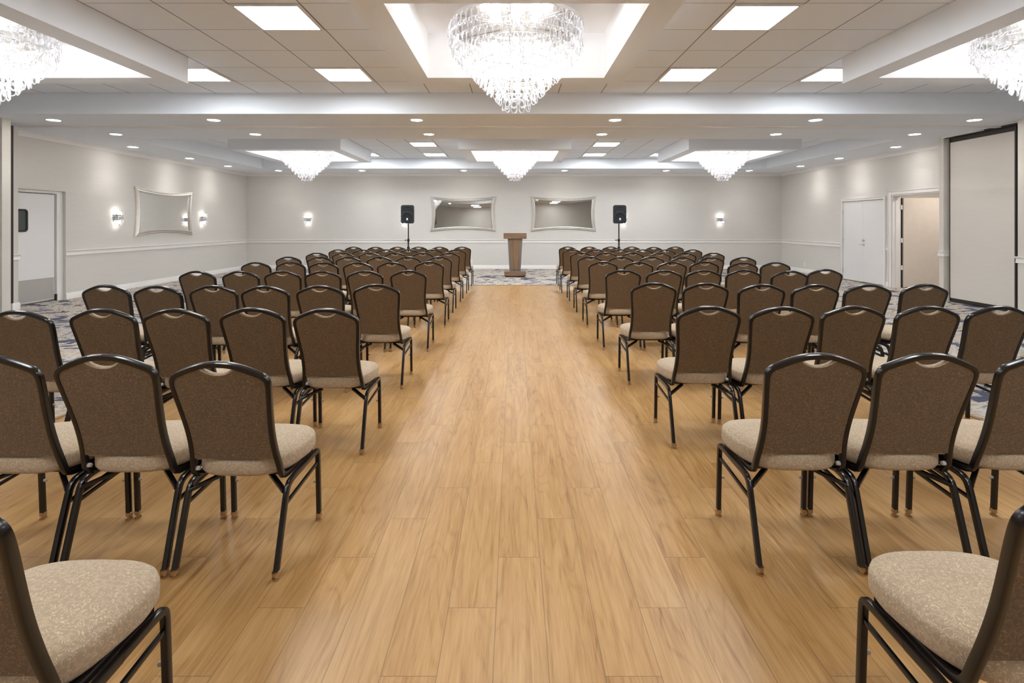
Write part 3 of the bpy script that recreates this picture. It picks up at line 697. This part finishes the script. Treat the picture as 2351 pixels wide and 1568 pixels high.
# ------------------------------------------------------------------ banquet chair (local: facing +y, feet at y = -.215 and +.215)
def lean(z): t_ = max(0, (z-.42)/.49); return -.128-.147*t_**1.08
OUT = [(0, .905), (.045, .9025), (.080, .894), (.115, .881), (.150, .8665), (.177, .8535), (.1905, .837), (.1935, .814), (.1885, .76), (.179, .68), (.1715, .59), (.1735, .50), (.183, .43)]
def interp(tab, x):
    for (a, b), (c, d) in zip(tab, tab[1:]):
        if a <= x <= c: return b+(d-b)*(x-a)/(c-a)
    return tab[-1][1] if x > tab[-1][0] else tab[0][1]
def smooth_path(pts, it=2):
    for _ in range(it):
        q = [pts[0]]
        for a, b in zip(pts, pts[1:]):
            q.append(tuple(a[i]*.75+b[i]*.25 for i in range(3))); q.append(tuple(a[i]*.25+b[i]*.75 for i in range(3)))
        q.append(pts[-1]); pts = q
    return pts
def make_chair_meshes():
    D = {}
    # seat cushion
    def outline(ins, z, dome=0):
        pts = []
        for k in range(56):
            a = 2*PI*k/56; c, s_ = math.cos(a), math.sin(a)
            e = 2/3.6
            x = math.copysign(abs(c)**e, c); y = math.copysign(abs(s_)**e, s_)
            yy = .049+y*(.194-ins)
            hw = (.222 if yy > .1 else .222-.040*(max(0, .1-yy)/.245)**1.2)-ins
            yy2 = yy+(.012*(1-(x)**2) if y > .3 else 0)
            pts.append((x*hw, yy2, z))
        return pts
    lay = [(.030, .384), (.008, .386), (.000, .399), (-.001, .416), (.000, .438), (.004, .453), (.0055, .4535), (.012, .462), (.030, .470), (.065, .476), (.11, .480), (.15, .481)]
    D['seat'] = MB().rings([outline(i, z) for i, z in lay]).mesh('seat', M['seat_fabric'], angle=60)
    # back: padded front and flat rear skin with the handhold cut
    def zt(u):
        x = abs(u)*.187
        top = interp([(a, b) for a, b in OUT[:8]], min(x, .187))-.011
        if x < .073: return min(top, .856+.028*(x/.070)**2.2)
        return top
    def hw(z): return min(.186, interp(sorted([(b, a) for a, b in OUT[7:]]), z))-.004 if z < .807 else .186
    def skin(yoff, puff, zb):
        nu, nv = 44, 18; g = []
        for j in range(nv+1):
            for i in range(nu+1):
                u = -1+2*i/nu; v = j/nv
                z = zb+(zt(u)-zb)*v; x = u*hw(z)
                pf = puff*(max(0, 1-u**6)*max(0, 1-(2*v-1)**6))
                g.append((x, lean(z)+yoff+pf, z))
        return g, nu, nv
    def panel(y_a, y_b, puff_b, zb, mat, name):
        ga, nu, nv = skin(y_a, 0, zb); gb, _, _ = skin(y_b, puff_b, zb)
        mb = MB(); mb.v = ga+gb; n = len(ga)
        for j in range(nv):
            for i in range(nu):
                a = j*(nu+1)+i; mb.f.append((a, a+1, a+nu+2, a+nu+1)); b = a+n; mb.f.append((b+nu+1, b+nu+2, b+1, b))
        for i in range(nu):
            mb.f.append((i, i+n, i+n+1, i+1)); t_ = nv*(nu+1)+i; mb.f.append((t_, t_+1, t_+1+n, t_+n))
        for j in range(nv):
            a = j*(nu+1); mb.f.append((a, a+nu+1, a+nu+1+n, a+n)); b = a+nu; mb.f.append((b, b+n, b+nu+1+n, b+nu+1))
        mb.m = [0]*len(mb.f); return mb.mesh(name, mat, angle=50)
    D['backrest'] = panel(-.010, .004, 0, .464, M['back_fabric'], 'backrest')
    D['back_cushion'] = panel(.0045, .022, .012, .452, M['seat_fabric'], 'back_cushion')
    lip = []
    for i in range(15):
        x = -.070+.140*i/14; z = .856+.028*(abs(x)/.070)**2.2+.001; lip.append((x, lean(z)+.004, z))
    D['handhold_edge'] = MB().tube(lip, .0075, .015, 8, (0, 0, 1)).mesh('handhold_edge', M['seat_fabric'], angle=80)
    # back frame tube, running forward under the seat
    half = [(x, lean(z), z) for x, z in OUT]
    half += [(.185, -.122, .398), (.184, -.10, .372), (.182, -.04, .364), (.182, .18, .366)]
    half = smooth_path(half, 2)
    full = [(-x, y, z) for x, y, z in reversed(half)]+half[1:]
    D['back_frame'] = MB().tube(full, .0105, .0125, 12, (1, 0, 0), False, 1).mesh('back_frame', M['frame'], angle=40)
    mb = MB(); mb.tube([(-.182, .185, .366), (.182, .185, .366)], .009, .009, 8, (0, 0, 1), False, 1); mb.tube([(-.182, -.03, .363), (.182, -.03, .363)], .009, .009, 8, (0, 0, 1), False, 1)
    mb.box(-.17, .17, -.09, .21, .372, .3845)
    D['seat_frame'] = mb.mesh('seat_frame', M['frame'], angle=40)
    for s, nm in ((1, 'r'), (-1, 'l')):
        X = s*.2085
        front = smooth_path([(X, .215, .018), (X, .203, .30), (X, .198, .352), (X, .165, .356), (X, .03, .352)], 2)
        rear = smooth_path([(X, -.215, .018), (X, -.135, .285), (X, -.118, .33), (X, -.085, .350), (X, .032, .352)], 2)
        D['leg_f'+nm] = MB().tube(front, .0105, .011, 12, (1, 0, 0), False, 1).mesh('leg', M['frame'], angle=40)
        D['leg_r'+nm] = MB().tube(rear, .0105, .0125, 12, (1, 0, 0), False, 1).mesh('leg', M['frame'], angle=40)
        D['str_'+nm] = MB().tube([(X, .205, .292), (X, -.142, .265)], .006, .008, 8, (1, 0, 0), False, 1).mesh('stretcher', M['frame'], angle=40)
        mb = MB(); mb.tube([(s*.10, -.04, .352), (s*.202, -.128, .318)], .008, .010, 8, (0, 0, 1), False, 1)
        D['strut_'+nm] = mb.mesh('strut', M['frame'], angle=40)
        D['clip_'+nm] = MB().lathe([(0, -.010), (.008, -.010), (.0095, 0), (.008, .010), (0, .010)], (s*.170, -.126, .412), 14, 'x').mesh('ganging_clip', M['clip'])
        D['bump_'+nm] = MB().lathe([(.0065, 0), (.0065, .013), (.004, .015), (0, .015)], (X-s*.010, .2085, .19), 12, 'x').mesh('bumper', M['bumper']) if s < 0 else MB().lathe([(.0065, 0), (.0065, -.013), (.004, -.015), (0, -.015)], (X-s*.010, .2085, .19), 12, 'x').mesh('bumper', M['bumper'])
        for fy, kk in ((.2155, 'f'), (-.2165, 'r')):
            D['gl_'+kk+nm] = MB().lathe([(.0125, .034), (.0152, .033), (.0155, .018), (.009, .014), (.008, .009), (.0145, .007), (.015, .002), (.012, 0), (0, 0)], (X, fy, 0), 16).mesh('glide', M['brass'])
    return D
CM = make_chair_meshes()
def chair_proto(detail):
    r = empty('banquet_chair')
    link('seat', CM['seat'], r)['label'] = 'light taupe scroll patterned seat cushion'
    b = link('backrest', CM['backrest'], r); b['label'] = 'brown scroll patterned back panel with handhold'
    link('back_cushion', CM['back_cushion'], b); link('handhold_edge', CM['handhold_edge'], b)
    link('back_frame', CM['back_frame'], r); link('seat_frame', CM['seat_frame'], r)
    for nm in 'rl':
        for kk in 'fr':
            lg = link('leg', CM['leg_'+kk+nm], r)
            if detail: link('glide', CM['gl_'+kk+nm], lg)
            if detail and kk == 'f': link('bumper', CM['bump_'+nm], lg)
        link('stretcher', CM['str_'+nm], r); link('strut', CM['strut_'+nm], r)
    return r
CLIPS = []
PR = [chair_proto(True), chair_proto(False)]; used = [False, False]
ORD = ['first', 'second', 'third', 'fourth', 'fifth', 'sixth', 'seventh', 'eighth', 'ninth', 'tenth']
NEARW = ['nearest row cut by the photo bottom', 'second nearest row', 'third nearest row', 'fourth nearest row', 'fifth nearest row', 'sixth nearest row', 'fourth farthest row', 'third farthest row', 'second farthest row', 'farthest row']
OUTW = ['first', 'second', 'third', 'fourth', 'fifth', 'sixth']
def chair(X, Ytop, row, colm, side_, rz=0, sz=1.0):
    d = 0 if row <= 5 else 1
    o = PR[d] if not used[d] else copy_tree(PR[d]); used[d] = True
    if row <= 3: CLIPS.append((o, 'l' if side_ == 'left' else 'r'))
    c, s_ = math.cos(rz), math.sin(rz); yy = .275
    o.location = (X-s_*yy, Ytop+c*yy, 0); o.rotation_euler = (0, 0, rz); o.scale = (1, 1, sz)
    pos = 'aisle-side end chair' if colm == 0 else ('outermost chair' if colm == 5 else '%s chair out from aisle' % OUTW[colm])
    tag(o, 'brown banquet chair %s of aisle, %s, %s' % (side_, NEARW[row], pos), 'chair', 'banquet chairs in rows facing the lectern')
# per chair: pixel of the top of the back in the photograph, used once to work out where the chair stands on the floor
R_ = {
 ('left', 2): [(746, 708), (576, 706.5), (407, 709), (237, 708.5), (60, 713)],
 ('left', 3): [(863, 652), (738, 655), (617, 656), (497, 655), (371, 656), (239, 654)],
 ('left', 4): [(936.7, 620.5), (836.8, 621), (742.6, 622), (647, 621.5), (553, 622), (450, 622)],
 ('left', 5): [(984.9, 600.3), (898.8, 601.6), (824, 602), (741.4, 602), (665.7, 601), (587.6, 601.6)],
 ('left', 6): [(1007.9, 589), (936.7, 589), (871.2, 589), (798.9, 589), (736.4, 589), (661, 589)],
 ('left', 7): [(1029.7, 579.7), (970, 579.7), (906.8, 579.7), (848, 579.7), (787.4, 579.7), (726.5, 579.9)],
 ('left', 8): [(1047, 572.4), (993, 572.4), (937.8, 572.4), (885, 572.4), (833, 572.8), (776, 572.4)],
 ('left', 9): [(1060.7, 566.3), (1009, 566.3), (960.8, 566.3), (912.6, 566.4), (862, 566.5), (811.5, 566.2)],
 ('right', 2): [(1630, 702.5), (1797, 704), (1964, 702.5), (2136, 702.5), (2294.5, 702.5)],
 ('right', 3): [(1502.3, 648.6), (1617, 649.3), (1743.5, 652), (1870.5, 652.7), (1994.6, 652.7), (2127, 652)],
 ('right', 4): [(1431.5, 619.2), (1525.3, 620), (1617, 619.4), (1709, 618.8), (1802.5, 621.3), (1896, 617.8)],
 ('right', 5): [(1385, 600.2), (1466.7, 600.9), (1543.6, 600.9), (1618.3, 600), (1696.4, 602.3), (1782, 601.8)],
 ('right', 6): [(1355.3, 588.5), (1426.5, 588.8), (1496.6, 588.8), (1564.3, 590), (1629.8, 590), (1707.9, 590)],
 ('right', 7): [(1334.6, 579), (1392, 579), (1453, 579.3), (1515, 579.8), (1573.5, 580), (1639, 580)],
 ('right', 8): [(1314, 572), (1369, 572), (1423, 572), (1477, 572.4), (1525.3, 572.6), (1590.7, 572.4)],
 ('right', 9): [(1303.6, 566), (1353, 566), (1402.4, 566), (1450.6, 566), (1501, 566.8), (1550.5, 566)],
}
HT = HC-.9155
for (sd, row), lst in R_.items():
    last = None
    for ci, (px, py) in enumerate(lst):
        Y = F*HT/(py-VY); X = (px-VX)*Y/F
        if last is not None and abs(X)-abs(last) < .449: X = math.copysign(abs(last)+.449, X)
        last = X
        rz = random.uniform(-.012, .012) if row > 3 else 0
        chair(X, Y, row, ci, sd, rz)
chair(-1.187, .99, 0, 0, 'left'); chair(1.215, 1.03, 0, 0, 'right')
chair(-1.168, 2.05, 1, 0, 'left', -.03, .971); chair(-1.624, 2.058, 1, 1, 'left'); chair(-2.075, 2.045, 1, 2, 'left')
chair(1.212, 2.075, 1, 0, 'right'); chair(1.660, 2.075, 1, 1, 'right'); chair(2.145, 2.075, 1, 2, 'right')

for o, nm in CLIPS: link('ganging_clip', CM['clip_'+nm], o)

# ------------------------------------------------------------------ corridor lamp beyond the open door
r = empty('corridor_light', (XW+1.0, 10.6, 2.7), 0, 'round ceiling light in the corridor beyond the open door', 'ceiling light')
MB().lathe([(.16, 0), (.17, -.02), (.16, -.03)], n=28).obj('rim', M['trim'], r)
MB().lathe([(.155, -.012), (.10, -.05), (0, -.06)], n=28).obj('diffuser', emit('corridor_lens', (1, .90, .80), 140.0), r)
